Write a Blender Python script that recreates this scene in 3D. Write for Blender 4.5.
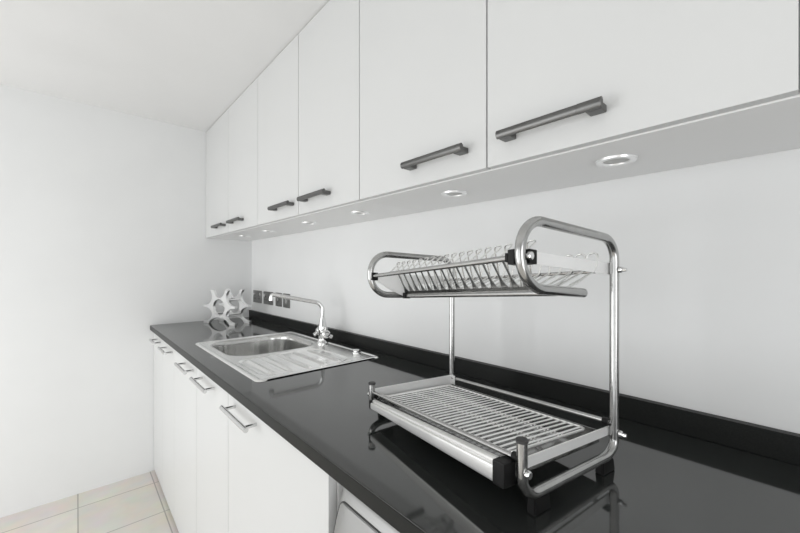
import bpy, bmesh, math, random
from mathutils import Vector, Matrix

for o in list(bpy.data.objects):
    bpy.data.objects.remove(o, do_unlink=True)
scene = bpy.context.scene
COL = scene.collection

# ------------------------------------------------------------------ camera
THETA = math.atan(323.2 / 360.0)
cam_data = bpy.data.cameras.new('camera')
cam_data.sensor_width = 36.0
cam_data.lens = 360.0 / 800.0 * 36.0
cam_data.shift_y = 0.00475
cam_data.clip_start = 0.02
cam = bpy.data.objects.new('camera', cam_data)
cam.location = (0, -0.9575, 1.25)
cam.rotation_euler = (math.radians(90), 0, math.radians(90) - THETA)
COL.objects.link(cam)
scene.camera = cam

# ------------------------------------------------------------------ light
scene.view_settings.view_transform = 'Standard'
scene.view_settings.look = 'None'
scene.view_settings.gamma = 1
scene.view_settings.exposure = 0.0
world = bpy.data.worlds.new('world')
scene.world = world
world.use_nodes = True
world.node_tree.nodes['Background'].inputs[0].default_value = (0.93, 0.97, 1.0, 1)
world.node_tree.nodes['Background'].inputs[1].default_value = 0.7


def area_light(name, loc, rot, sx, sy, power, color=(1, 1, 1)):
    d = bpy.data.lights.new(name, 'AREA')
    d.shape = 'RECTANGLE'
    d.size, d.size_y = sx, sy
    d.energy = power
    d.color = color
    o = bpy.data.objects.new(name, d)
    o.location = loc
    o.rotation_euler = rot
    COL.objects.link(o)
    return o


R = math.radians
# added lamps at unseen windows opposite the units, low for upward light (faces +Y)
area_light('window_daylight', (-1.75, -2.84, 0.92), (R(90), 0, 0), 1.4, 1.6, 27)
area_light('window_daylight', (0.15, -2.84, 0.92), (R(90), 0, 0), 1.4, 1.6, 9)
# added lamp at an unseen patio door behind the camera (faces -X)
area_light('patio_daylight', (1.74, -1.35, 0.9), (R(90), 0, R(90)), 1.5, 1.6, 19)

# ------------------------------------------------------------------ materials


def mat(name, color, rough=0.5, metal=0.0, spec=0.5, coat=0.0, build=None):
    m = bpy.data.materials.new(name)
    m.use_nodes = True
    nt = m.node_tree
    b = nt.nodes['Principled BSDF']
    b.inputs['Base Color'].default_value = (*color, 1)
    b.inputs['Roughness'].default_value = rough
    b.inputs['Metallic'].default_value = metal
    b.inputs['Specular IOR Level'].default_value = spec
    b.inputs['Coat Weight'].default_value = coat
    if build:
        build(nt, b)
    return m


def noise_mix(scale, c1, c2, lo=0.4, hi=0.6, detail=3, coords='Object', stretch=(1, 1, 1)):
    def f(nt, b):
        tc = nt.nodes.new('ShaderNodeTexCoord')
        mp = nt.nodes.new('ShaderNodeMapping')
        mp.inputs['Scale'].default_value = stretch
        n = nt.nodes.new('ShaderNodeTexNoise')
        n.inputs['Scale'].default_value = scale
        n.inputs['Detail'].default_value = detail
        r = nt.nodes.new('ShaderNodeValToRGB')
        r.color_ramp.elements[0].position = lo
        r.color_ramp.elements[0].color = (*c1, 1)
        r.color_ramp.elements[1].position = hi
        r.color_ramp.elements[1].color = (*c2, 1)
        nt.links.new(tc.outputs[coords], mp.inputs[0])
        nt.links.new(mp.outputs[0], n.inputs['Vector'])
        nt.links.new(n.outputs['Fac'], r.inputs[0])
        nt.links.new(r.outputs[0], b.inputs['Base Color'])
    return f


def brushed(c1, c2, r1, r2, stretch):
    base = noise_mix(60, c1, c2, 0.3, 0.7, 2, 'Object', stretch)

    def f(nt, b):
        base(nt, b)
        n = [x for x in nt.nodes if x.type == 'TEX_NOISE'][0]
        mr = nt.nodes.new('ShaderNodeMapRange')
        mr.inputs['To Min'].default_value = r1
        mr.inputs['To Max'].default_value = r2
        nt.links.new(n.outputs['Fac'], mr.inputs['Value'])
        nt.links.new(mr.outputs[0], b.inputs['Roughness'])
    return f


M = {}
M['wall'] = mat('wall_paint', (0.80, 0.81, 0.81), 0.7, build=noise_mix(3, (0.775, 0.782, 0.780), (0.79, 0.797, 0.795)))
M['ceiling'] = mat('ceiling_paint', (0.80, 0.80, 0.80), 0.8, build=noise_mix(2, (0.79, 0.79, 0.785), (0.81, 0.81, 0.805)))
M['white'] = mat('white_cabinet_finish', (0.65, 0.655, 0.65), 0.32, spec=0.35, build=noise_mix(2, (0.65, 0.656, 0.652), (0.658, 0.664, 0.66)))
M['carcass'] = mat('cabinet_panel', (0.82, 0.82, 0.815), 0.45, build=noise_mix(2, (0.89, 0.89, 0.885), (0.90, 0.90, 0.895)))
M['shadow_gap'] = mat('cabinet_edging', (0.42, 0.42, 0.41), 0.5)
M['plinth'] = mat('white_plinth', (0.74, 0.74, 0.73), 0.45)
M['granite'] = mat('black_granite', (0.02, 0.02, 0.02), 0.065, spec=1.0,
                   build=noise_mix(700, (0.020, 0.022, 0.021), (0.034, 0.036, 0.035), 0.40, 0.75, 3))
M['granite_edge'] = mat('honed_granite_edge', (0.012, 0.013, 0.012), 0.35, spec=0.15,
                        build=noise_mix(700, (0.010, 0.011, 0.0105), (0.02, 0.021, 0.02), 0.40, 0.75, 3))  # granite darkened and dulled, dark reflection put into edge and upstand colour
M['steel'] = mat('brushed_steel', (0.46, 0.46, 0.455), 0.2, 1.0, build=brushed((0.44, 0.44, 0.435), (0.50, 0.50, 0.495), 0.16, 0.24, (1, 1, 1)))
M['sink'] = mat('sink_steel', (0.95, 0.95, 0.94), 0.2, 1.0, build=brushed((0.94, 0.94, 0.93), (0.97, 0.97, 0.96), 0.19, 0.25, (0.1, 1, 1)))
M['bowl'] = mat('bowl_steel', (0.62, 0.62, 0.61), 0.2, 1.0, build=brushed((0.58, 0.58, 0.57), (0.66, 0.66, 0.65), 0.16, 0.24, (2, 2, 0.1)))  # same sink steel darkened, the bowl's shade put into its colour
M['tray'] = mat('tray_steel', (0.34, 0.34, 0.335), 0.14, 1.0)
M['chrome'] = mat('chrome', (0.78, 0.78, 0.78), 0.06, 1.0)
M['bracket'] = mat('satin_aluminium', (0.92, 0.92, 0.915), 0.42, 0.35)
M['silver'] = mat('polished_aluminium', (0.90, 0.90, 0.90), 0.33, 1.0)
M['wire'] = mat('bright_wire', (0.88, 0.88, 0.87), 0.25, 1.0)
M['rail'] = mat('brushed_aluminium_rail', (0.80, 0.80, 0.79), 0.42, 0.9)
M['satin'] = mat('satin_steel', (0.68, 0.68, 0.68), 0.22, 1.0)
M['dark_steel'] = mat('dark_steel', (0.15, 0.15, 0.147), 0.36, 1.0, build=brushed((0.14, 0.14, 0.137), (0.17, 0.17, 0.167), 0.32, 0.40, (0.1, 1, 1)))
M['plate'] = mat('socket_plate', (0.26, 0.26, 0.255), 0.35, 1.0)
M['black'] = mat('black_rubber', (0.006, 0.006, 0.006), 0.5, spec=0.25)
M['gasket'] = mat('dark_gasket', (0.04, 0.04, 0.04), 0.6)
M['lens'] = mat('frosted_lens', (0.52, 0.52, 0.51), 0.35)
M['washer'] = mat('silver_enamel', (0.33, 0.33, 0.325), 0.32, 0.35)
M['washer_panel'] = mat('silver_enamel_panel', (0.27, 0.27, 0.265), 0.34, 0.35)
M['window_frame'] = mat('window_frame_paint', (0.8, 0.8, 0.8), 0.4)


def glass_build(nt, b):
    b.inputs['Transmission Weight'].default_value = 1.0
    b.inputs['IOR'].default_value = 1.45


M['glass'] = mat('window_glass', (0.95, 0.97, 0.97), 0.0, build=glass_build)


def floor_build(nt, b):
    tc = nt.nodes.new('ShaderNodeTexCoord')
    mp = nt.nodes.new('ShaderNodeMapping')
    mp.inputs['Location'].default_value = (2.54, 0.619, 0)
    br = nt.nodes.new('ShaderNodeTexBrick')
    br.offset = 0.0
    br.squash = 1.0
    br.inputs['Scale'].default_value = 1.0
    br.inputs['Brick Width'].default_value = 0.334
    br.inputs['Row Height'].default_value = 0.334
    br.inputs['Mortar Size'].default_value = 0.003
    br.inputs['Mortar Smooth'].default_value = 0.2
    br.inputs['Color1'].default_value = (0.74, 0.70, 0.64, 1)
    br.inputs['Color2'].default_value = (0.80, 0.76, 0.70, 1)
    br.inputs['Mortar'].default_value = (0.42, 0.39, 0.36, 1)
    n = nt.nodes.new('ShaderNodeTexNoise')
    n.inputs['Scale'].default_value = 9
    n.inputs['Detail'].default_value = 5
    mx = nt.nodes.new('ShaderNodeMixRGB')
    mx.blend_type = 'MULTIPLY'
    mx.inputs[0].default_value = 0.25
    nt.links.new(tc.outputs['Object'], mp.inputs[0])
    nt.links.new(mp.outputs[0], br.inputs['Vector'])
    nt.links.new(tc.outputs['Object'], n.inputs['Vector'])
    nt.links.new(br.outputs['Color'], mx.inputs[1])
    nt.links.new(n.outputs['Color'], mx.inputs[2])
    nt.links.new(mx.outputs[0], b.inputs['Base Color'])


M['floor'] = mat('stone_floor_tile', (0.6, 0.55, 0.48), 0.35, build=floor_build)

# ------------------------------------------------------------------ helpers


def finish(name, bm, m, parent=None, off=(0, 0, 0), smooth=True, angle=35, merge=0.0, weighted=True):
    if merge:
        bmesh.ops.remove_doubles(bm, verts=bm.verts, dist=merge)
    bmesh.ops.recalc_face_normals(bm, faces=bm.faces)
    me = bpy.data.meshes.new(name)
    bm.to_mesh(me)
    bm.free()
    ms = m if isinstance(m, (list, tuple)) else [m]
    for x in ms:
        me.materials.append(x)
    if smooth:
        me.polygons.foreach_set('use_smooth', [True] * len(me.polygons))
        me.set_sharp_from_angle(angle=math.radians(angle))
    o = bpy.data.objects.new(name, me)
    COL.objects.link(o)
    if smooth and weighted:
        wn = o.modifiers.new('weighted_normal', 'WEIGHTED_NORMAL')
        wn.keep_sharp = True
    if parent is not None:
        o.parent = parent
    o.location = off
    return o


def tag(o, label=None, cat=None, group=None, kind=None):
    if label:
        o['label'] = label
    if cat:
        o['category'] = cat
    if group:
        o['group'] = group
    if kind:
        o['kind'] = kind
    return o


def thing(name, loc, label, cat, group=None, rotz=0.0):
    o = bpy.data.objects.new(name, None)
    o.empty_display_size = 0.05
    o.location = loc
    o.rotation_euler = (0, 0, rotz)
    COL.objects.link(o)
    return tag(o, label, cat, group)


def copy_tree(o, parent=None):
    c = o.copy()
    COL.objects.link(c)
    c.parent = parent
    for ch in list(o.children):
        copy_tree(ch, c)
    return c


def box(bm, x0, x1, y0, y1, z0, z1, bevel=0.0, seg=2):
    b = bmesh.new()
    vs = [b.verts.new((x, y, z)) for x in (x0, x1) for y in (y0, y1) for z in (z0, z1)]
    for f in ((0, 1, 3, 2), (4, 6, 7, 5), (0, 4, 5, 1), (2, 3, 7, 6), (0, 2, 6, 4), (1, 5, 7, 3)):
        b.faces.new([vs[i] for i in f])
    if bevel:
        bmesh.ops.bevel(b, geom=b.edges[:], offset=bevel, segments=seg, affect='EDGES', profile=0.5)
    join(bm, b)


def join(bm, b):
    mp = {}
    for v in b.verts:
        mp[v] = bm.verts.new(v.co)
    for f in b.faces:
        try:
            nf = bm.faces.new([mp[v] for v in f.verts])
            nf.material_index = f.material_index
        except ValueError:
            pass
    b.free()


def fillet(pts, r, n=8, closed=False):
    """round the corners of a polyline with arcs (radius r or list of radii)"""
    pts = [Vector(p) for p in pts]
    N = len(pts)
    out = []
    rng = range(N) if closed else range(1, N - 1)
    if not closed:
        out.append(pts[0])
    for i in rng:
        p, a, c = pts[i], pts[i - 1], pts[(i + 1) % N]
        rr = r[i] if isinstance(r, (list, tuple)) else r
        u, v = (a - p).normalized(), (c - p).normalized()
        ang = u.angle(v)
        if ang > math.pi - 0.02 or rr <= 0:
            out.append(p)
            continue
        t = min(rr / math.tan(ang / 2), (a - p).length * 0.499, (c - p).length * 0.499)
        rr = t * math.tan(ang / 2)
        cen = p + (u + v).normalized() * (rr / math.sin(ang / 2))
        s, e = p + u * t - cen, p + v * t - cen
        om = s.angle(e)
        for k in range(n + 1):
            q = k / n
            out.append(cen + (s * math.sin((1 - q) * om) + e * math.sin(q * om)) / math.sin(om))
    if not closed:
        out.append(pts[-1])
    return out


def tube(bm, pts, r, seg=12, closed=False, caps=True, flat=None, up=None):
    """sweep a circle (or ellipse flat=(a,b) with reference 'up') along pts; r may be a list"""
    pts = [Vector(p) for p in pts]
    N = len(pts)
    rings = []
    prev = None
    for i, p in enumerate(pts):
        if closed:
            t = pts[(i + 1) % N] - pts[i - 1]
        else:
            t = pts[min(i + 1, N - 1)] - pts[max(i - 1, 0)]
        t.normalize()
        if up is not None:
            x = Vector(up).cross(t)
            if x.length < 1e-4:
                x = Vector((1, 0, 0)).cross(t)
            x.normalize()
        elif prev is None:
            ref = Vector((0, 0, 1)) if abs(t.z) < 0.9 else Vector((1, 0, 0))
            x = ref.cross(t).normalized()
        else:
            x = (prev - t * prev.dot(t)).normalized()
        prev = x
        y = t.cross(x)
        rr = r[i] if isinstance(r, (list, tuple)) else r
        a, b_ = flat if flat else (rr, rr)
        rings.append([bm.verts.new(p + x * (a * math.cos(2 * math.pi * k / seg)) + y * (b_ * math.sin(2 * math.pi * k / seg))) for k in range(seg)])
    for i in range(N if closed else N - 1):
        A, B = rings[i], rings[(i + 1) % N]
        for k in range(seg):
            bm.faces.new((A[k], A[(k + 1) % seg], B[(k + 1) % seg], B[k]))
    if caps and not closed:
        bm.faces.new(rings[0])
        bm.faces.new(rings[-1][::-1])


def lathe(bm, prof, cen=(0, 0, 0), axis='Z', seg=28):
    """prof: list of (radius, height)"""
    cen = Vector(cen)
    rings = []
    for r, h in prof:
        ring = []
        for k in range(seg):
            a = 2 * math.pi * k / seg
            c, s = r * math.cos(a), r * math.sin(a)
            v = {'Z': (c, s, h), 'Y': (c, h, s), 'X': (h, c, s)}[axis]
            ring.append(bm.verts.new(cen + Vector(v)))
        rings.append(ring)
    for A, B in zip(rings, rings[1:]):
        for k in range(seg):
            bm.faces.new((A[k], A[(k + 1) % seg], B[(k + 1) % seg], B[k]))
    bm.faces.new(rings[0])
    bm.faces.new(rings[-1])


def field_plate(bm, f, x0, x1, z0, z1, n, y0, y1):
    """plate between y0 and y1 that fills f(x,z) > 0, clipped cell by cell"""
    nx = n
    nz = max(2, int(n * (z1 - z0) / (x1 - x0)))
    xs = [x0 + (x1 - x0) * i / nx for i in range(nx + 1)]
    zs = [z0 + (z1 - z0) * j / nz for j in range(nz + 1)]
    F = [[f(x, z) for z in zs] for x in xs]
    cache = {}

    def vert(key, p):
        if key not in cache:
            cache[key] = (bm.verts.new((p[0], y0, p[1])), bm.verts.new((p[0], y1, p[1])))
        return cache[key]
    for i in range(nx):
        for j in range(nz):
            cs = [(i, j), (i + 1, j), (i + 1, j + 1), (i, j + 1)]
            if all(F[a][b] <= 0 for a, b in cs):
                continue
            poly = []
            cut = []
            for k in range(4):
                a, b = cs[k], cs[(k + 1) % 4]
                fa, fb = F[a[0]][a[1]], F[b[0]][b[1]]
                if fa > 0:
                    poly.append(vert(('c',) + a, (xs[a[0]], zs[a[1]])))
                if (fa > 0) != (fb > 0):
                    t = fa / (fa - fb)
                    key = ('e',) + tuple(sorted((a, b)))
                    v = vert(key, (xs[a[0]] + (xs[b[0]] - xs[a[0]]) * t, zs[a[1]] + (zs[b[1]] - zs[a[1]]) * t))
                    poly.append(v)
                    cut.append((v, fa > 0))
            if len(poly) >= 3:
                try:
                    bm.faces.new([p[0] for p in poly])
                    bm.faces.new([p[1] for p in poly][::-1])
                except ValueError:
                    pass
            if len(cut) == 2:
                a, b = cut[0][0], cut[1][0]
                try:
                    bm.faces.new((a[0], b[0], b[1], a[1]))
                except ValueError:
                    pass


# ------------------------------------------------------------------ room
X_FAR, X_NEAR = -2.70, 1.80
Y_BACK, Y_OPP = 0.0, -2.90
Z_C = 2.19
Z_T = 0.909


def struct(name, bm, m, smooth=False):
    o = finish(name, bm, m, smooth=smooth)
    o['kind'] = 'structure'
    return o


bm = bmesh.new(); box(bm, X_FAR - 0.1, X_NEAR + 0.1, Y_OPP - 0.1, Y_BACK + 0.1, -0.1, 0.0)
struct('floor', bm, M['floor'])
bm = bmesh.new(); box(bm, X_FAR - 0.1, X_NEAR + 0.1, Y_OPP - 0.1, Y_BACK + 0.1, Z_C, Z_C + 0.1)
struct('ceiling', bm, M['ceiling'])
bm = bmesh.new(); box(bm, X_FAR - 0.1, X_NEAR + 0.1, Y_BACK, Y_BACK + 0.1, 0, Z_C)
struct('wall_back', bm, M['wall'])
bm = bmesh.new(); box(bm, X_FAR - 0.1, X_FAR, Y_OPP, Y_BACK, 0, Z_C)
struct('wall_left', bm, M['wall'])


def wall_y_with_openings(bm, y0, y1, x0, x1, ops):
    xs = sorted({x0, x1} | {o[0] for o in ops} | {o[1] for o in ops})
    for a, b in zip(xs, xs[1:]):
        hit = [o for o in ops if o[0] <= a + 1e-6 and o[1] >= b - 1e-6]
        if hit:
            _, _, z0, z1 = hit[0]
            if z0 > 0:
                box(bm, a, b, y0, y1, 0, z0)
            box(bm, a, b, y0, y1, z1, Z_C)
        else:
            box(bm, a, b, y0, y1, 0, Z_C)


bm = bmesh.new()
wall_y_with_openings(bm, Y_OPP - 0.1, Y_OPP, X_FAR, X_NEAR, [(-2.5, -1.0, 0.08, 1.76), (-0.6, 0.9, 0.08, 1.76)])
struct('wall_front', bm, M['wall'])
bm = bmesh.new()
box(bm, X_NEAR, X_NEAR + 0.1, Y_OPP, -2.2, 0, Z_C)
box(bm, X_NEAR, X_NEAR + 0.1, -0.5, Y_BACK, 0, Z_C)
box(bm, X_NEAR, X_NEAR + 0.1, -2.2, -0.5, 2.1, Z_C)
struct('wall_right', bm, M['wall'])
for k, (a, b) in enumerate(((-2.5, -1.0), (-0.6, 0.9))):
    bm = bmesh.new()
    for (x0, x1, z0, z1) in ((a, a + 0.05, 0.08, 1.76), (b - 0.05, b, 0.08, 1.76), (a + 0.05, b - 0.05, 0.08, 0.13), (a + 0.05, b - 0.05, 1.71, 1.76), ((a + b) / 2 - 0.025, (a + b) / 2 + 0.025, 0.13, 1.71)):
        box(bm, x0, x1, Y_OPP - 0.08, Y_OPP - 0.02, z0, z1, 0.004)
    struct('window_%d' % (k + 1), bm, M['window_frame'])  # unseen windows put in for the lamps, reaching low for upward light
bm = bmesh.new()
for (y0, y1, z0, z1) in ((-2.2, -2.14, 0.0, 2.1), (-0.56, -0.5, 0.0, 2.1), (-1.38, -1.32, 0.06, 2.04), (-2.14, -0.56, 0.0, 0.06), (-2.14, -0.56, 2.04, 2.1)):
    box(bm, X_NEAR + 0.02, X_NEAR + 0.08, y0, y1, z0, z1, 0.004)
struct('door_1', bm, M['window_frame'])  # unseen patio door put in for the lamp behind the camera

# ------------------------------------------------------------------ wall cabinets
Y_CAB = -0.3057
Z_CB = 1.467


def wall_handle(L):
    """dark bar handle, centred on x, bar axis along x, door face at y = 0, z = 0"""
    bm = bmesh.new()
    prof = [(-0.030, -0.0075), (-0.033, -0.0035), (-0.0335, 0.0025), (-0.031, 0.0075), (-0.026, 0.0085), (-0.0225, 0.005), (-0.0225, -0.005), (-0.026, -0.008)]
    def ext(x0, x1, s=1.0):
        A = [bm.verts.new((x0, -0.028 + (y + 0.028) * s, z * s)) for y, z in prof]
        B = [bm.verts.new((x1, -0.028 + (y + 0.028) * s, z * s)) for y, z in prof]
        for k in range(8):
            bm.faces.new((A[k], A[(k + 1) % 8], B[(k + 1) % 8], B[k]))
        bm.faces.new(A); bm.faces.new(B[::-1])
    ext(-L / 2, L / 2 - 0.038)
    ext(L / 2 - 0.0375, L / 2, 1.04)
    for s in (-1, 1):
        x0 = s * (L / 2 - 0.0015)
        x1 = s * (L / 2 - 0.027)
        a, b = min(x0, x1), max(x0, x1)
        box(bm, a, b, -0.024, 0.0, -0.0085, 0.004, 0.002)
    return bm


def door_bm(w, z0, z1, t=0.019):
    bm = bmesh.new()
    g = 0.0017
    box(bm, g, w - g, -t, 0, z0, z1, 0.0015)
    return bm


hw = wall_handle(0.193)
handle_mesh_holder = None


def wall_cabinet(x0, x1, doors, label):
    """doors: list of (xa, xb, handle centre x)"""
    root = thing('wall_cabinet', (x0, Y_CAB + 0.019, Z_CB), label, 'cabinet', 'white wall cabinets above the worktop')
    w = x1 - x0
    bm = bmesh.new()
    box(bm, 0.0006, w - 0.0006, 0.0015, -Y_CAB - 0.020, 0, Z_C - Z_CB - 0.002, 0.0008)
    finish('carcass', bm, M['carcass'], root)
    for xa, xb, hx in doors:
        d = finish('door', door_bm(xb - xa, 0.002, Z_C - Z_CB - 0.004), M['white'], root, (xa - x0, 0, 0))
        h = finish('handle', wall_handle(0.193), M['dark_steel'], d, (hx - xa - 0.003, -0.019, 0.0525))
    return root


wall_cabinet(-2.699, -1.757, [(-2.699, -2.215, -2.35), (-2.215, -1.757, -2.045)], 'white double wall cabinet at the far end against the far wall')
wall_cabinet(-1.757, -0.915, [(-1.757, -1.329, -1.455), (-1.329, -0.915, -1.175)], 'white double wall cabinet above the sink, in the middle of the row')
wall_cabinet(-0.915, 0.0, [(-0.915, -0.449, -0.588), (-0.449, 0.0, -0.306)], 'white double wall cabinet nearest, above the stainless dish rack')
wall_cabinet(0.0, 0.9, [(0.0, 0.45, 0.3), (0.45, 0.9, 0.6)], 'white double wall cabinet at the right-hand end of the row')

LX = [(-2.35, 'far end below the far double cabinet'), (-1.966, None), (-1.498, None), (-1.104, None), (-0.651, None), (-0.243, None)]
LL = ['recessed downlight farthest away, beside the far wall', 'second recessed downlight from the far wall, under far cabinet',
      'recessed downlight above the sink bowl, third from the far wall', 'recessed downlight above the draining board, fourth from the far wall',
      'recessed downlight under the cabinet above the left end of the dish rack', 'nearest and largest recessed downlight, above the right end of the dish rack']
proto = None
for (x, _), lab in zip(LX, LL):
    if proto is None:
        proto = thing('downlight', (x, -0.168, Z_CB), lab, 'downlight', 'round recessed downlights under the wall cabinets')
        bm = bmesh.new()
        lathe(bm, [(0.0225, -0.0005), (0.024, -0.004), (0.030, -0.0055), (0.0345, -0.004), (0.036, 0.0)], seg=36)
        # leave the ring open in the middle
        for f in [f for f in bm.faces if len(f.verts) > 4]:
            bm.faces.remove(f)
        finish('trim_ring', bm, M['silver'], proto)
        bm = bmesh.new()
        lathe(bm, [(0.0, -0.0026), (0.012, -0.0025), (0.0228, -0.0012), (0.0228, -0.0002)], seg=36)
        finish('lens', bm, M['lens'], proto, merge=1e-6)
    else:
        c = copy_tree(proto)
        c.location = (x, -0.168, Z_CB)
        c['label'] = lab

# ------------------------------------------------------------------ base units
Y_DF = -0.600


def bar_handle(L):
    bm = bmesh.new()
    tube(bm, [(-L / 2, -0.034, 0), (L / 2, -0.034, 0)], 0.0065, 16)
    for s in (-1, 1):
        tube(bm, [(s * (L / 2 - 0.020), 0, 0), (s * (L / 2 - 0.020), -0.036, 0)], 0.0048, 12)
    return bm


def base_cabinet(x0, x1, hx, hl, label, top=0.880):
    root = thing('base_cabinet', (x0, Y_DF + 0.019, 0), label, 'cabinet', 'white base cabinets under the worktop')
    w = x1 - x0
    bm = bmesh.new()
    box(bm, 0.0006, w - 0.0006, 0.0015, 0.57, 0.10, top, 0.0008)
    finish('carcass', bm, M['carcass'], root)
    bm = bmesh.new()
    box(bm, 0.0003, w - 0.0003, 0.034, 0.050, 0.0, 0.0985)
    finish('plinth', bm, M['plinth'], root)
    d = finish('door', door_bm(w, 0.015, 0.874), M['white'], root)
    finish('handle', bar_handle(hl), M['satin'], d, (hx - x0, -0.019, 0.838), )
    return root


base_cabinet(-2.699, -2.40, -2.50, 0.16, 'narrow white base cabinet beside the far wall')
base_cabinet(-2.40, -2.07, -2.185, 0.19, 'white base cabinet second from the far wall')
base_cabinet(-2.07, -1.62, -1.745, 0.19, 'white base cabinet under the far end of the sink bowl', 0.745)
base_cabinet(-1.62, -1.216, -1.45, 0.20, 'white base cabinet below the sink, next to the wide one', 0.745)
base_cabinet(-1.216, -0.601, -1.058, 0.21, 'wide white base cabinet beside the silver washing machine')
base_cabinet(0.005, 0.605, 0.12, 0.21, 'white base cabinet on the near side of the silver washing machine')

# ------------------------------------------------------------------ washing machine
wm = thing('washing_machine', (-0.596, -0.56, 0), 'silver washing machine under the near end of the worktop', 'washing machine')
WW = 0.594
bm = bmesh.new(); box(bm, 0, WW, 0.0, 0.53, 0.012, 0.872, 0.01)
finish('body', bm, M['washer'], wm)


def bulged(bm, x0, x1, z0, z1, base, out, rc, nx=40, nz=30):
    """front panel with rounded left and right edges and a bowed profile (y negative is out)"""
    grid = []
    for i in range(nx + 1):
        x = x0 + (x1 - x0) * i / nx
        col = []
        for j in range(nz + 1):
            z = z0 + (z1 - z0) * j / nz
            e = min(x - x0, x1 - x)
            k = 1.0 if e > rc else math.sqrt(max(0, 1 - (1 - e / rc) ** 2))
            tz = (0.872 - z) / 0.16
            prof = out * (math.sin(min(1, max(0, tz)) * math.pi / 2) ** 0.7) if tz < 1 else out
            col.append(bm.verts.new((x, base - (0.012 + prof) * k, z)))
        grid.append(col)
    for i in range(nx):
        for j in range(nz):
            bm.faces.new((grid[i][j], grid[i + 1][j], grid[i + 1][j + 1], grid[i][j + 1]))
    back = [bm.verts.new((v.co.x, base + 0.01, v.co.z)) for v in (grid[0][0], grid[-1][0], grid[-1][-1], grid[0][-1])]
    bm.faces.new(back)
    bm.faces.new([grid[i][0] for i in range(nx + 1)] + [back[1], back[0]])
    bm.faces.new([grid[i][-1] for i in range(nx + 1)] + [back[2], back[3]])
    bm.faces.new([grid[0][j] for j in range(nz + 1)] + [back[3], back[0]])
    bm.faces.new([grid[-1][j] for j in range(nz + 1)] + [back[2], back[1]])


bm = bmesh.new(); bulged(bm, 0.004, WW - 0.004, 0.09, 0.870, 0.0, 0.052, 0.05)
finish('front_panel', bm, M['washer'], wm, angle=60)


def rr_path(x0, x1, z0, z1, y, r, n=8):
    return fillet([(x0, y, z0), (x1, y, z0), (x1, y, z1), (x0, y, z1)], r, n, closed=True)


def wm_surf(x, z, off):
    e = min(x - 0.004, WW - 0.004 - x)
    k = 1.0 if e > 0.05 else math.sqrt(max(0, 1 - (1 - e / 0.05) ** 2))
    tz = (0.872 - z) / 0.16
    prof = 0.052 * (math.sin(min(1, max(0, tz)) * math.pi / 2) ** 0.7)
    return Vector((x, -(0.012 + prof) * k - off, z))


def densify(path, step=0.012, closed=True):
    out = []
    N = len(path)
    for i in range(N if closed else N - 1):
        a, b = path[i], path[(i + 1) % N]
        k = max(1, int((b - a).length / step))
        for q in range(k):
            out.append(a.lerp(b, q / k))
    return out


bm = bmesh.new()
pp = densify(rr_path(0.032, 0.235, 0.735, 0.832, 0, 0.018))
tube(bm, [wm_surf(p.x, p.z, 0.0002) for p in pp], 0.0016, 6, closed=True)
finish('drawer_seam', bm, M['gasket'], wm)
bm = bmesh.new()
pp2 = [(x, z) for x in [0.0345 + 0.198 * i / 16 for i in range(17)] for z in [0.7375 + 0.092 * j / 10 for j in range(11)]]
vs = [bm.verts.new(wm_surf(x, z, 0.0012)) for x, z in pp2]
for i in range(16):
    for j in range(10):
        bm.faces.new((vs[i * 11 + j], vs[(i + 1) * 11 + j], vs[(i + 1) * 11 + j + 1], vs[i * 11 + j + 1]))
finish('detergent_drawer', bm, M['washer_panel'], wm, angle=60)
bm = bmesh.new()
lathe(bm, [(0.03, 0), (0.03, -0.006), (0.022, -0.009), (0.021, -0.024), (0.018, -0.026)], (0.46, -0.06, 0.79), 'Y', 28)
finish('programme_dial', bm, M['satin'], wm)
bm = bmesh.new()
ring = [Vector((0.297 + 0.165 * math.cos(2 * math.pi * k / 48), -0.068, 0.44 + 0.165 * math.sin(2 * math.pi * k / 48))) for k in range(48)]
tube(bm, ring, 0.02, 12, closed=True)
finish('door_ring', bm, M['satin'], wm)
bm = bmesh.new()
lathe(bm, [(0.148, -0.060), (0.13, -0.075), (0.09, -0.084), (0.0, -0.087)], (0.297, 0, 0.44), 'Y', 36)
finish('door_glass', bm, M['gasket'], wm, merge=1e-5)

# ------------------------------------------------------------------ worktop + upstand
SX0, SX1, SY0, SY1 = -1.885, -1.100, -0.552, -0.068      # sink outline
WX0, WX1, WY0, WY1 = X_FAR + 0.001, 1.2, -0.62, -0.001
HX0, HX1, HY0, HY1 = SX0 + 0.025, SX1 - 0.025, SY0 + 0.025, SY1 - 0.02
ZB = Z_T - 0.0275
bm = bmesh.new()
xs = [WX0, HX0, HX1, WX1]
ys = [WY0, HY0, HY1, WY1]
vt = [[[bm.verts.new((x, y, z)) for z in (ZB, Z_T)] for y in ys] for x in xs]
for i in range(3):
    for j in range(3):
        if (i, j) == (1, 1):
            continue
        for k in (0, 1):
            bm.faces.new((vt[i][j][k], vt[i + 1][j][k], vt[i + 1][j + 1][k], vt[i][j + 1][k]))
for i in range(3):
    for j in (0, 3):
        bm.faces.new((vt[i][j][0], vt[i + 1][j][0], vt[i + 1][j][1], vt[i][j][1]))
        bm.faces.new((vt[j][i][0], vt[j][i + 1][0], vt[j][i + 1][1], vt[j][i][1]))
bm.faces.new((vt[1][1][0], vt[2][1][0], vt[2][1][1], vt[1][1][1]))
bm.faces.new((vt[1][2][0], vt[2][2][0], vt[2][2][1], vt[1][2][1]))
bm.faces.new((vt[1][1][0], vt[1][2][0], vt[1][2][1], vt[1][1][1]))
bm.faces.new((vt[2][1][0], vt[2][2][0], vt[2][2][1], vt[2][1][1]))
bmesh.ops.recalc_face_normals(bm, faces=bm.faces)
es = [e for e in bm.edges if all(abs(v.co.y - WY0) < 1e-5 and abs(v.co.z - Z_T) < 1e-5 for v in e.verts)]
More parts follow.
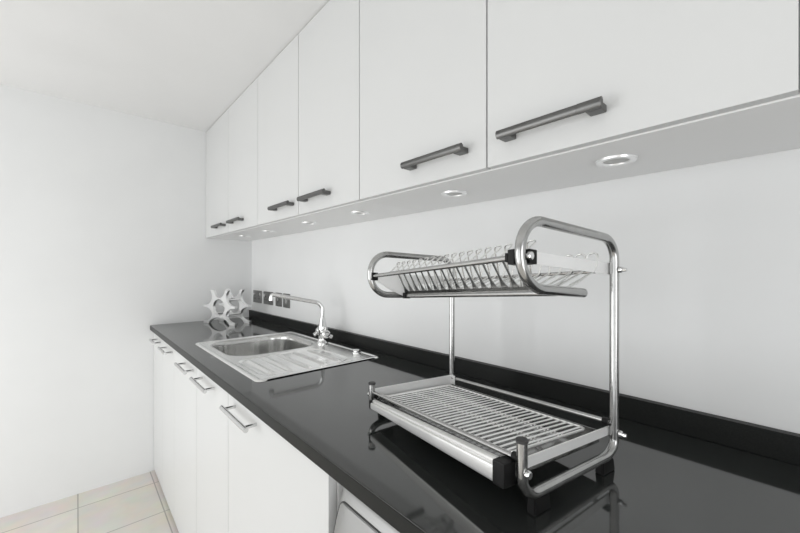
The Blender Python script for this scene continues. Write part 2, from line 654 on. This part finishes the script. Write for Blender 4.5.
bmesh.ops.bevel(bm, geom=es, offset=0.0022, segments=3, affect='EDGES')
bm.normal_update()
for f in bm.faces:
    if f.normal.y < -0.95 and f.calc_center_median().y < WY0 + 0.01:
        f.material_index = 1
tag(finish('worktop', bm, [M['granite'], M['granite_edge']]), 'long polished black granite worktop carrying the sink and dish rack', 'worktop')
bm = bmesh.new()
box(bm, WX0, WX1, -0.0205, -0.001, Z_T + 0.0002, Z_T + 0.0505, 0.0012)
tag(finish('upstand', bm, M['granite_edge']), 'low black granite upstand along the back wall behind the sink', 'upstand')

# ------------------------------------------------------------------ sink
sink = thing('sink', ((SX0 + SX1) / 2, (SY0 + SY1) / 2, Z_T), 'stainless steel inset sink with ridged draining board', 'sink')
sc = Vector(sink.location)
BCX, BCY, BHX, BHY, BR = -1.658, -0.320, 0.194, 0.190, 0.100


def rrect(cx, cy, hx, hy, r, n):
    out = []
    for k in range(4):
        sx, sy = ((1, 1), (-1, 1), (-1, -1), (1, -1))[k]
        for q in range(n):
            a = math.pi / 2 * (k + q / (n - 1))
            out.append((cx + sx * (hx - r) + r * math.cos(a), cy + sy * (hy - r) + r * math.sin(a)))
    return out


def sd_rr(x, y, cx, cy, hx, hy, r):
    dx, dy = abs(x - cx) - (hx - r), abs(y - cy) - (hy - r)
    return math.hypot(max(dx, 0), max(dy, 0)) + min(max(dx, dy), 0) - r


def sstep(a, b, x):
    t = min(1, max(0, (x - a) / (b - a)))
    return t * t * (3 - 2 * t)


DCX, DHX = -1.2825, 0.1475
DCY, DHY = -0.345, 0.175


def sink_h(x, y):
    d = sd_rr(x, y, (SX0 + SX1) / 2, (SY0 + SY1) / 2, (SX1 - SX0) / 2, (SY1 - SY0) / 2, 0.022)
    h = 0.0045 * sstep(0.0, -0.006, d) - 0.0025 * sstep(-0.012, -0.022, d)
    dd = sd_rr(x, y, DCX, DCY, DHX, DHY, 0.07)
    h -= 0.0035 * sstep(0.0, -0.012, dd)
    if dd < 0:
        p = (y - (DCY - DHY) + 0.022) / 0.064
        rib = 0.5 + 0.5 * math.cos(2 * math.pi * p)
        h += 0.0070 * (rib ** 5) * sstep(-0.014, -0.035, dd)
    b = sd_rr(x, y, BCX, BCY, BHX, BHY, BR)
    h -= 0.001 * sstep(0.012, 0.0, b)
    return h


bm = bmesh.new()
NX, NY = 200, 180
G = [[None] * (NY + 1) for _ in range(NX + 1)]
for i in range(NX + 1):
    for j in range(NY + 1):
        x = SX0 + (SX1 - SX0) * i / NX
        y = SY0 + (SY1 - SY0) * j / NY
        # round the outer corners
        cx, cy = (SX0 + SX1) / 2, (SY0 + SY1) / 2
        d = sd_rr(x, y, cx, cy, (SX1 - SX0) / 2, (SY1 - SY0) / 2, 0.022)
        if d > 0:
            ax = cx + math.copysign((SX1 - SX0) / 2 - 0.022, x - cx)
            ay = cy + math.copysign((SY1 - SY0) / 2 - 0.022, y - cy)
            v = Vector((x - ax, y - ay)).normalized() * 0.022
            x, y = ax + v.x, ay + v.y
        # snap to bowl edge
        b = sd_rr(x, y, BCX, BCY, BHX, BHY, BR)
        if -0.004 < b <= 0.0:
            e = 1e-4
            gx = sd_rr(x + e, y, BCX, BCY, BHX, BHY, BR) - b
            gy = sd_rr(x, y + e, BCX, BCY, BHX, BHY, BR) - b
            g = Vector((gx, gy)).normalized()
            x -= g.x * b
            y -= g.y * b
            b = 0
        if b < -0.0005:
            continue
        G[i][j] = bm.verts.new((x - sc.x, y - sc.y, sink_h(x, y)))
for i in range(NX):
    for j in range(NY):
        q = [G[i][j], G[i + 1][j], G[i + 1][j + 1], G[i][j + 1]]
        q = [v for v in q if v is not None]
        if len(q) == 4:
            bm.faces.new(q)
        elif len(q) == 3:
            bm.faces.new(q)
bmesh.ops.remove_doubles(bm, verts=bm.verts, dist=1e-5)
deck = finish('deck', bm, M['sink'], sink, angle=80)
# bowl
bm = bmesh.new()
levels = [(0.004, 0.0012), (0.001, 0.0016), (-0.004, 0.0), (-0.008, -0.005), (-0.011, -0.02), (-0.014, -0.09), (-0.018, -0.125), (-0.032, -0.145), (-0.06, -0.152), (-0.10, -0.154), (-0.15, -0.156)]
rings = []
for off, z in levels:
    rr = max(0.012, BR + off)
    rings.append([bm.verts.new((x - sc.x, y - sc.y, z)) for x, y in rrect(BCX, BCY, BHX + off, BHY + off, min(rr, BHX + off - 0.001), 14)])
for A, B in zip(rings, rings[1:]):
    n = len(A)
    for k in range(n):
        bm.faces.new((A[k], A[(k + 1) % n], B[(k + 1) % n], B[k]))
bm.faces.new(rings[-1])
finish('bowl', bm, M['bowl'], sink, angle=80, merge=1e-6)
bm = bmesh.new()
lathe(bm, [(0.0, -0.1535), (0.02, -0.1535), (0.03, -0.150), (0.042, -0.152), (0.044, -0.1555)], (BCX - sc.x, BCY - sc.y, 0), seg=32)
finish('drain_strainer', bm, M['chrome'], sink, merge=1e-6)
bm = bmesh.new()
lathe(bm, [(0.019, 0.0015), (0.019, 0.004), (0.015, 0.006), (0.0145, 0.010), (0.017, 0.013), (0.016, 0.016), (0.0, 0.017)], (-1.225 - sc.x, -0.098 - sc.y, 0), seg=24)
finish('waste_control_knob', bm, M['chrome'], sink, merge=1e-6)

# ------------------------------------------------------------------ mixer tap
TX, TY = -1.484, -0.108
tap = thing('mixer_tap', (TX, TY, Z_T + 0.0022), 'chrome mixer tap with swan neck spout and two levers behind the sink', 'tap')
bm = bmesh.new()
lathe(bm, [(0.027, 0.0), (0.027, 0.004), (0.022, 0.010), (0.0185, 0.020), (0.018, 0.045), (0.0205, 0.058), (0.0205, 0.072), (0.018, 0.082), (0.016, 0.094), (0.013, 0.106), (0.0115, 0.116), (0.0105, 0.120)], seg=28)
finish('body', bm, M['chrome'], tap)
bm = bmesh.new()
ex, ey = -1.606 - TX, -0.300 - TY
L0 = math.hypot(ex, ey)
ux, uy = ex / L0, ey / L0
pl = [(0, 0, 0.130), (0, 0, 0.206), (ux * 0.06, uy * 0.06, 0.232), (ux * (L0 - 0.02), uy * (L0 - 0.02), 0.232), (ux * L0, uy * L0, 0.226), (ux * L0, uy * L0, 0.200)]
pl = [(0, 0, 0.118), (0, 0, 0.186), (ux * L0, uy * L0, 0.229), (ux * L0, uy * L0, 0.205)]
sp = fillet(pl, [0, 0.10, 0.014, 0], 14)
tube(bm, sp, 0.0095, 18)
tube(bm, [(ux * L0, uy * L0, 0.212), (ux * L0, uy * L0, 0.202)], 0.0118, 18)
finish('spout', bm, M['chrome'], tap)
for s in (-1, 1):
    bm = bmesh.new()
    d = Vector((math.cos(R(-12)), math.sin(R(-12)), 0)) * s
    tube(bm, [d * 0.012 + Vector((0, 0, 0.050)), d * 0.034 + Vector((0, 0, 0.050))], 0.0135, 18)
    tube(bm, [d * 0.034 + Vector((0, 0, 0.050)), d * 0.040 + Vector((0, 0, 0.050)), d * 0.054 + Vector((0, 0, 0.050)), d * 0.060 + Vector((0, 0, 0.050))], [0.0165, 0.0185, 0.0185, 0.013], 18)
    for a in (90, 210, 330):
        n2 = Vector((-d.y, d.x, 0)).normalized()
        q = n2 * math.cos(R(a)) + Vector((0, 0, 1)) * math.sin(R(a))
        c0 = d * 0.047 + Vector((0, 0, 0.050))
        tube(bm, [c0, c0 + q * 0.018, c0 + q * 0.032], [0.009, 0.008, 0.009], 12)
    finish('lever', bm, M['chrome'], tap)

# ------------------------------------------------------------------ sockets and switches
def socket(x, w, z, kind, label):
    root = thing('socket' if kind != 'switch' else 'light_switch', (x, -0.0005, z), label, 'socket' if kind != 'switch' else 'switch', 'dark steel plates on the back wall')
    bm = bmesh.new()
    box(bm, -w / 2, w / 2, -0.007, 0.0, -0.043, 0.043, 0.0018)
    finish('face_plate', bm, M['plate'], root)
    n = 2 if w > 0.1 else 1
    for q in range(n):
        cx = 0 if n == 1 else (-1 + 2 * q) * w / 4
        if kind == 'switch':
            bm = bmesh.new()
            box(bm, cx - 0.010, cx + 0.010, -0.010, -0.0065, -0.015, 0.015, 0.001)
            finish('rocker', bm, M['satin'], root)
            continue
        if kind == 'blank':
            bm = bmesh.new()
            tube(bm, [(cx, -0.0065, 0), (cx, -0.0095, 0)], 0.009, 16)
            finish('cable_outlet', bm, M['satin'], root)
            continue
        bm = bmesh.new()
        box(bm, cx - 0.004, cx + 0.004, -0.0075, -0.0065, 0.004, 0.014)
        box(bm, cx - 0.014, cx - 0.007, -0.0075, -0.0065, -0.016, -0.011)
        box(bm, cx + 0.007, cx + 0.014, -0.0075, -0.0065, -0.016, -0.011)
        finish('pin_openings', bm, M['black'], root)
        bm = bmesh.new()
        sx = cx + (0.020 if n == 1 else (-1 + 2 * q) * 0.020)
        box(bm, sx - 0.0055, sx + 0.0055, -0.011, -0.0065, 0.006, 0.027, 0.001)
        finish('rocker', bm, M['satin'], root)
    return root


socket(-2.576, 0.146, 1.064, 'socket', 'double dark steel wall socket nearest the far wall, leftmost of four')
socket(-2.382, 0.146, 1.064, 'socket', 'double dark steel wall socket seen behind the spout tip')
socket(-2.215, 0.086, 1.064, 'blank', 'square dark steel outlet plate beside the double socket')
socket(-2.10, 0.086, 1.064, 'switch', 'square dark steel switch plate, rightmost of the four plates')

# ------------------------------------------------------------------ wine rack
wr_ang = math.atan2(0.099, 0.264)
wr = thing('wine_rack', (-2.475, -0.235, Z_T + 0.0006), 'polished silver bottle rack of curved open shapes in the far corner', 'wine rack', rotz=wr_ang)
ELL = [(0.0, 0.106, 0.056, 0.052), (0.004, 0.222, 0.052, 0.057), (-0.138, 0.174, 0.072, 0.057), (0.140, 0.174, 0.072, 0.057),
       (-0.140, 0.060, 0.072, 0.044), (0.140, 0.060, 0.072, 0.044), (0, -0.013, 0.102, 0.055)]


def wr_f(x, z):
    v = 1e9
    for cx, cz, rx, rz in ELL:
        q = math.hypot((x - cx) / rx, (z - cz) / rz) - 1
        v = min(v, q * min(rx, rz))
    v = min(v, 0.150 - abs(x), z - 0.0, 0.215 - z)
    return v


for y0 in (-0.052, 0.055):
    bm = bmesh.new()
    field_plate(bm, wr_f, -0.155, 0.155, -0.004, 0.22, 120, y0 - 0.008, y0 + 0.008)
    finish('bottle_frame', bm, M['silver'], wr, angle=40)
for x, z in ((-0.058, 0.152), (0.062, 0.152), (-0.070, 0.062), (0.070, 0.062)):
    bm = bmesh.new()
    tube(bm, [(x, -0.045, z), (x, 0.048, z)], 0.006, 12)
    finish('connecting_rod', bm, M['silver'], wr)

# ------------------------------------------------------------------ dish rack
RA = 0.14977893
FR = Vector((-0.25456315, -0.50502661))
RE = Vector((-math.cos(RA), math.sin(RA)))
RN = Vector((math.sin(RA), math.cos(RA)))
LEN, DEP = 0.423, 0.248
rc = FR + RE * (LEN / 2) + RN * (DEP / 2)
rack = thing('dish_rack', (rc.x, rc.y, Z_T), 'two tier stainless steel dish rack standing on the black worktop', 'dish rack')


def W(u, w, c):
    """u: from the right-hand end frame to the left, w: front to back, c: height"""
    r = max(0.0, min(1.0, (c - 0.012) / 0.07))
    dz = -r * (0.033 * u / LEN + 0.020 * w / DEP - 0.009 * u * w / (LEN * DEP))
    q = FR + RE * u + RN * w
    return Vector((q.x - rc.x, q.y - rc.y, c + dz))


def wpath(pts, step=0.02):
    pts = [Vector(p) for p in pts]
    out = []
    for a, b in zip(pts, pts[1:]):
        k = max(1, int((b - a).length / step))
        for q in range(k):
            out.append(W(*a.lerp(b, q / k)))
    out.append(W(*pts[-1]))
    return out


def wbox(bm, u0, u1, w0, w1, c0, c1, bevel=0.0):
    b = bmesh.new()
    box(b, u0, u1, w0, w1, c0, c1, bevel)
    for v in b.verts:
        v.co = W(*v.co)
    join(bm, b)


TR = 0.0075
for u in (0.0, LEN):
    pth = fillet([(u, 0, 0.108), (u, 0, 0.028), (u, DEP, 0.028), (u, DEP, 0.414), (u, -0.004, 0.414), (u, -0.004, 0.317), (u, 0.150, 0.317)],
                 [0, 0.032, 0.036, 0.036, 0.0475, 0.0475, 0], 12)
    bm = bmesh.new()
    tube(bm, wpath(pth, 0.03), TR, 20)
    fr = finish('end_frame', bm, M['steel'], rack, angle=50)
    bm = bmesh.new()
    lathe(bm, [(0.0076, -0.002), (0.0086, -0.001), (0.0086, 0.0022), (0.0076, 0.003)], W(u, 0, 0.108), 'Z', 20)
    finish('end_cap', bm, M['gasket'], fr)
    for w0, w1 in ((0.018, 0.056), (DEP - 0.050, DEP - 0.012)):
        bm = bmesh.new()
        b = bmesh.new()
        box(b, u - 0.0075, u + 0.0075, w0, w1, 0.0003, 0.0240, 0.0)
        for v in b.verts:
            if v.co.z > 0.02:
                s = 0.8
                v.co.x = u + (v.co.x - u) * s
                m = (w0 + w1) / 2
                v.co.y = m + (v.co.y - m) * 0.9
        bmesh.ops.bevel(b, geom=b.edges[:], offset=0.0015, segments=2, affect='EDGES')
        for v in b.verts:
            q = W(v.co.x, v.co.y, 0.0)
            dz = W(v.co.x, v.co.y, 0.028).z - 0.028
            v.co = Vector((q.x, q.y, max(0.0003, v.co.z + dz * (v.co.z / 0.028))))
        join(bm, b)
        finish('foot', bm, M['black'], rack, angle=40)

# lower end brackets (flat strips between the front leg and the rear post)


def strip(bm, u, pts_lo, pts_hi, t=0.0012):
    """vertical strip in the plane u through (w, c) lower and upper outlines"""
    A = [[bm.verts.new(W(u + s * t, w, c)) for w, c in row] for s in (-1, 1) for row in (pts_lo, pts_hi)]
    n = len(pts_lo)
    for k in range(n - 1):
        bm.faces.new((A[0][k], A[0][k + 1], A[1][k + 1], A[1][k]))
        bm.faces.new((A[2][k], A[2][k + 1], A[3][k + 1], A[3][k]))
        bm.faces.new((A[0][k], A[0][k + 1], A[2][k + 1], A[2][k]))
        bm.faces.new((A[1][k], A[1][k + 1], A[3][k + 1], A[3][k]))
    bm.faces.new((A[0][0], A[1][0], A[3][0], A[2][0]))
    bm.faces.new((A[0][-1], A[1][-1], A[3][-1], A[2][-1]))


bm = bmesh.new()
ui = 0.009
strip(bm, ui, [(0.010, 0.062), (DEP, 0.068)], [(0.010, 0.078), (DEP, 0.087)])
wbox(bm, ui, ui + 0.016, 0.008, 0.0095, 0.062, 0.079)
finish('end_bracket', bm, M['bracket'], rack)
bm = bmesh.new()
strip(bm, LEN - 0.009, [(0.004, 0.060), (DEP - 0.004, 0.060)], [(0.004, 0.098), (DEP - 0.004, 0.103)])
wbox(bm, LEN - 0.024, LEN - 0.009, DEP - 0.012, DEP - 0.0105, 0.066, 0.103)
finish('end_bracket', bm, M['bracket'], rack)

# lower rods
bm = bmesh.new()
tube(bm, wpath([(0.006, 0.002, 0.081), (LEN - 0.004, 0.002, 0.088)], 0.05), 0.0043, 12)
finish('front_rod', bm, M['steel'], rack)
bm = bmesh.new()
tube(bm, wpath([(0.006, DEP - 0.006, 0.096), (LEN - 0.006, DEP - 0.006, 0.094)], 0.05), 0.0042, 12)
finish('rear_rod', bm, M['steel'], rack)
bm = bmesh.new()
bm.free()
for u in (0.012, LEN - 0.012):
    for w, c in ((DEP - 0.006, 0.0955), (0.002, 0.082)):
        bm = bmesh.new()
        tube(bm, wpath([(u - 0.006, w, c), (u + 0.004, w, c)], 0.02), 0.0062, 12)
        finish('rod_sleeve', bm, M['black'], rack)

# drip tray
bm = bmesh.new()
prof = [(-0.008, 0.0765), (-0.0125, 0.0757), (-0.0155, 0.0730), (-0.0158, 0.0695), (-0.0140, 0.0670), (-0.0190, 0.0655), (-0.0203, 0.0630), (-0.0205, 0.0460), (-0.0190, 0.0425),
        (0.004, 0.0425), (0.004, 0.045), (-0.012, 0.045), (-0.0125, 0.066), (-0.008, 0.072)]
us = [0.034 + (LEN - 0.064) * k / 12 for k in range(13)]
rg = [[bm.verts.new(W(u, w, c)) for w, c in prof] for u in us]
for A, B in zip(rg, rg[1:]):
    for k in range(len(prof)):
        bm.faces.new((A[k], A[(k + 1) % len(prof)], B[(k + 1) % len(prof)], B[k]))
bm.faces.new(rg[0]); bm.faces.new(rg[-1])
finish('tray_front_rail', bm, M['rail'], rack, angle=32)
bm = bmesh.new()
wbox(bm, 0.012, 0.034, -0.0225, 0.004, 0.041, 0.0765, 0.003)
finish('rail_end_block', bm, M['black'], rack)
bm = bmesh.new()
wbox(bm, LEN - 0.030, LEN - 0.022, -0.0215, 0.004, 0.040, 0.0745, 0.003)
finish('rail_end_block', bm, M['black'], rack)
bm = bmesh.new()
wbox(bm, 0.02, LEN - 0.016, 0.006, DEP - 0.012, 0.0465, 0.048)
wbox(bm, 0.02, LEN - 0.016, DEP - 0.014, DEP - 0.012, 0.048, 0.076)
wbox(bm, 0.02, LEN - 0.016, 0.006, 0.008, 0.048, 0.068)
wbox(bm, LEN - 0.018, LEN - 0.016, 0.008, DEP - 0.014, 0.048, 0.074)
wbox(bm, 0.02, 0.022, 0.008, DEP - 0.014, 0.048, 0.064)
finish('drip_tray', bm, M['tray'], rack)

# wire grid in the tray
bm = bmesh.new()
GZ = 0.076
tube(bm, [W(u, w, c) for u, w, c in fillet([(0.034, 0.016, GZ), (LEN - 0.022, 0.016, GZ), (LEN - 0.022, DEP - 0.030, GZ + 0.002), (0.034, DEP - 0.030, GZ + 0.002)], 0.01, 4, closed=True)], 0.0024, 8, closed=True)
for w in (0.095, 0.105, 0.150, 0.160):
    tube(bm, wpath([(0.034, w, GZ - 0.002), (LEN - 0.022, w, GZ - 0.002)], 0.1), 0.0016, 6)
finish('grid_frame', bm, M['wire'], rack)
NWIRE = 27
for k in range(NWIRE):
    u = 0.042 + (LEN - 0.022 - 0.042 - 0.008) * k / (NWIRE - 1)
    bm = bmesh.new()
    tube(bm, wpath([(u, 0.016, GZ + 0.001), (u, 0.03, GZ + 0.0015), (u, DEP - 0.045, GZ + 0.003), (u, DEP - 0.030, GZ + 0.003)], 0.05), 0.0019, 8)
    finish('grid_wire', bm, M['wire'], rack)

# upper shelf -------------------------------------------------------------
bm = bmesh.new()
strip(bm, 0.009, [(0.006, 0.3535), (DEP, 0.3540)], [(0.006, 0.371), (DEP, 0.3745)])
finish('shelf_bracket', bm, M['bracket'], rack)
bm = bmesh.new()
strip(bm, LEN - 0.008, [(0.004, 0.352), (0.04, 0.331), (0.085, 0.313), (0.10, 0.322), (0.14, 0.345), (DEP, 0.352)],
      [(0.004, 0.366), (0.04, 0.366), (0.085, 0.366), (0.10, 0.366), (0.14, 0.366), (DEP, 0.368)])
finish('shelf_bracket', bm, M['bracket'], rack)
bm = bmesh.new()
tube(bm, wpath([(0.016, 0.0, 0.360), (LEN - 0.004, 0.0, 0.360)], 0.05), 0.0045, 14)
finish('shelf_front_rail', bm, M['steel'], rack)
bm = bmesh.new()
tube(bm, wpath([(0.006, 0.088, 0.3145), (LEN - 0.018, 0.088, 0.3145)], 0.05), 0.0052, 14)
finish('shelf_bottom_rail', bm, M['steel'], rack)
bm = bmesh.new()
wbox(bm, 0.009, 0.020, -0.006, 0.014, 0.350, 0.371, 0.001)
wbox(bm, 0.020, 0.0245, -0.0065, 0.0065, 0.3535, 0.3665, 0.001)
finish('rail_block', bm, M['black'], rack)
bm = bmesh.new()
wbox(bm, -0.006, 0.0085, 0.0085, 0.0250, 0.351, 0.371, 0.001)
finish('rail_block', bm, M['black'], rack)
bm = bmesh.new()
wbox(bm, LEN - 0.012, LEN - 0.003, -0.006, 0.010, 0.350, 0.368, 0.001)
finish('rail_block', bm, M['black'], rack)
bm = bmesh.new()
wbox(bm, LEN - 0.020, LEN - 0.010, 0.080, 0.096, 0.308, 0.322, 0.001)
finish('rail_block', bm, M['black'], rack)
bm = bmesh.new()
tube(bm, wpath([(0.010, 0.205, 0.356), (LEN - 0.010, 0.205, 0.356)], 0.05), 0.0032, 10)
finish('shelf_rear_rail', bm, M['steel'], rack)
# slotted front slats leaning from the front rail down to the bottom rail
bm = bmesh.new()
c_lo0, c_lo1 = 0.3200, 0.3300
A = []
for k in range(15):
    u = 0.012 + (LEN - 0.032) * k / 14
    A.append([bm.verts.new(W(u, w, c)) for w, c in ((0.086, 0.3170), (0.078, 0.3250), (0.0795, 0.3258), (0.0875, 0.3178))])
for P, Q in zip(A, A[1:]):
    for k in range(4):
        bm.faces.new((P[k], P[(k + 1) % 4], Q[(k + 1) % 4], Q[k]))
bm.faces.new(A[0]); bm.faces.new(A[-1])
finish('slat_base_strip', bm, M['steel'], rack)
NS = 16
for k in range(NS):
    u0 = 0.016 + (LEN - 0.105 - 0.020) * k / (NS - 1)
    bm = bmesh.new()
    # leaning flat slat, wider at its foot
    pa = Vector((u0, 0.003, 0.3570)); pb = Vector((u0 + 0.036 + 0.046 * k / (NS - 1), 0.0795, 0.3245))
    n = 6
    rings = []
    for q in range(n + 1):
        t = q / n
        p = pa.lerp(pb, t)
        hw_ = 0.0018 + 0.0058 * max(0, (t - 0.55) / 0.45) ** 1.6
        th = 0.0006
        rings.append([bm.verts.new(W(p.x - hw_, p.y, p.z)), bm.verts.new(W(p.x + hw_, p.y, p.z)),
                      bm.verts.new(W(p.x + hw_, p.y + th, p.z + 2 * th)), bm.verts.new(W(p.x - hw_, p.y + th, p.z + 2 * th))])
    for P, Q in zip(rings, rings[1:]):
        for j in range(4):
            bm.faces.new((P[j], P[(j + 1) % 4], Q[(j + 1) % 4], Q[j]))
    bm.faces.new(rings[0]); bm.faces.new(rings[-1])
    finish('plate_slat', bm, M['steel'], rack, smooth=False)
# hairpin plate dividers: front row springs from the front rail, rear row from the rear rail
for k in range(18):
    u = 0.024 + (LEN - 0.06) * k / 17
    bm = bmesh.new()
    hwid = 0.0094
    p = fillet([(u - hwid, 0.010, 0.358), (u - hwid - 0.003, 0.050, 0.391), (u + hwid - 0.003, 0.050, 0.391), (u + hwid + 0.012, 0.086, 0.320)], 0.0074, 6)
    tube(bm, [W(*q) for q in p], 0.0013, 8)
    finish('plate_divider', bm, M['wire'], rack, angle=60)
for k in range(18):
    u = 0.018 + (LEN - 0.05) * k / 17
    bm = bmesh.new()
    hwid = 0.010
    p = fillet([(u + hwid + 0.014, 0.150, 0.330), (u + hwid, 0.200, 0.356), (u + hwid, 0.212, 0.389), (u - hwid, 0.212, 0.389), (u - hwid, 0.200, 0.356), (u - hwid + 0.014, 0.150, 0.330)], [0, 0.01, 0.0098, 0.0098, 0.01, 0], 6)
    tube(bm, [W(*q) for q in p], 0.0014, 8)
    finish('plate_divider', bm, M['wire'], rack, angle=60)
for k in range(12):
    u = 0.02 + (LEN - 0.06) * k / 11
    bm = bmesh.new()
    tube(bm, [W(u, 0.205, 0.354), W(u - 0.012, 0.150, 0.334), W(u - 0.02, 0.092, 0.319)], 0.0018, 8)
    finish('rear_cross_wire', bm, M['wire'], rack, angle=60)
# bolts
for (u, w, c, du) in ((0, 0.0, 0.066, -1), (0, DEP, 0.078, -1), (LEN, 0, 0.078, 1), (0, DEP, 0.362, -1), (0, 0.004, 0.361, -1), (LEN, 0.0, 0.360, 1)):
    bm = bmesh.new()
    p0 = W(u, w, c)
    d = Vector((RE.x, RE.y, 0)) * du
    tube(bm, [p0 - d * 0.009, p0 + d * 0.011], 0.0028, 10)
    tube(bm, [p0 + d * 0.0075, p0 + d * 0.0085, p0 + d * 0.0125, p0 + d * 0.0135], [0.0042, 0.0056, 0.0056, 0.0042], 14)
    if (u, w) == (0, DEP):
        tube(bm, [p0 + d * 0.0125, p0 + d * 0.020], 0.003, 10)
    finish('bolt', bm, M['chrome'], rack)
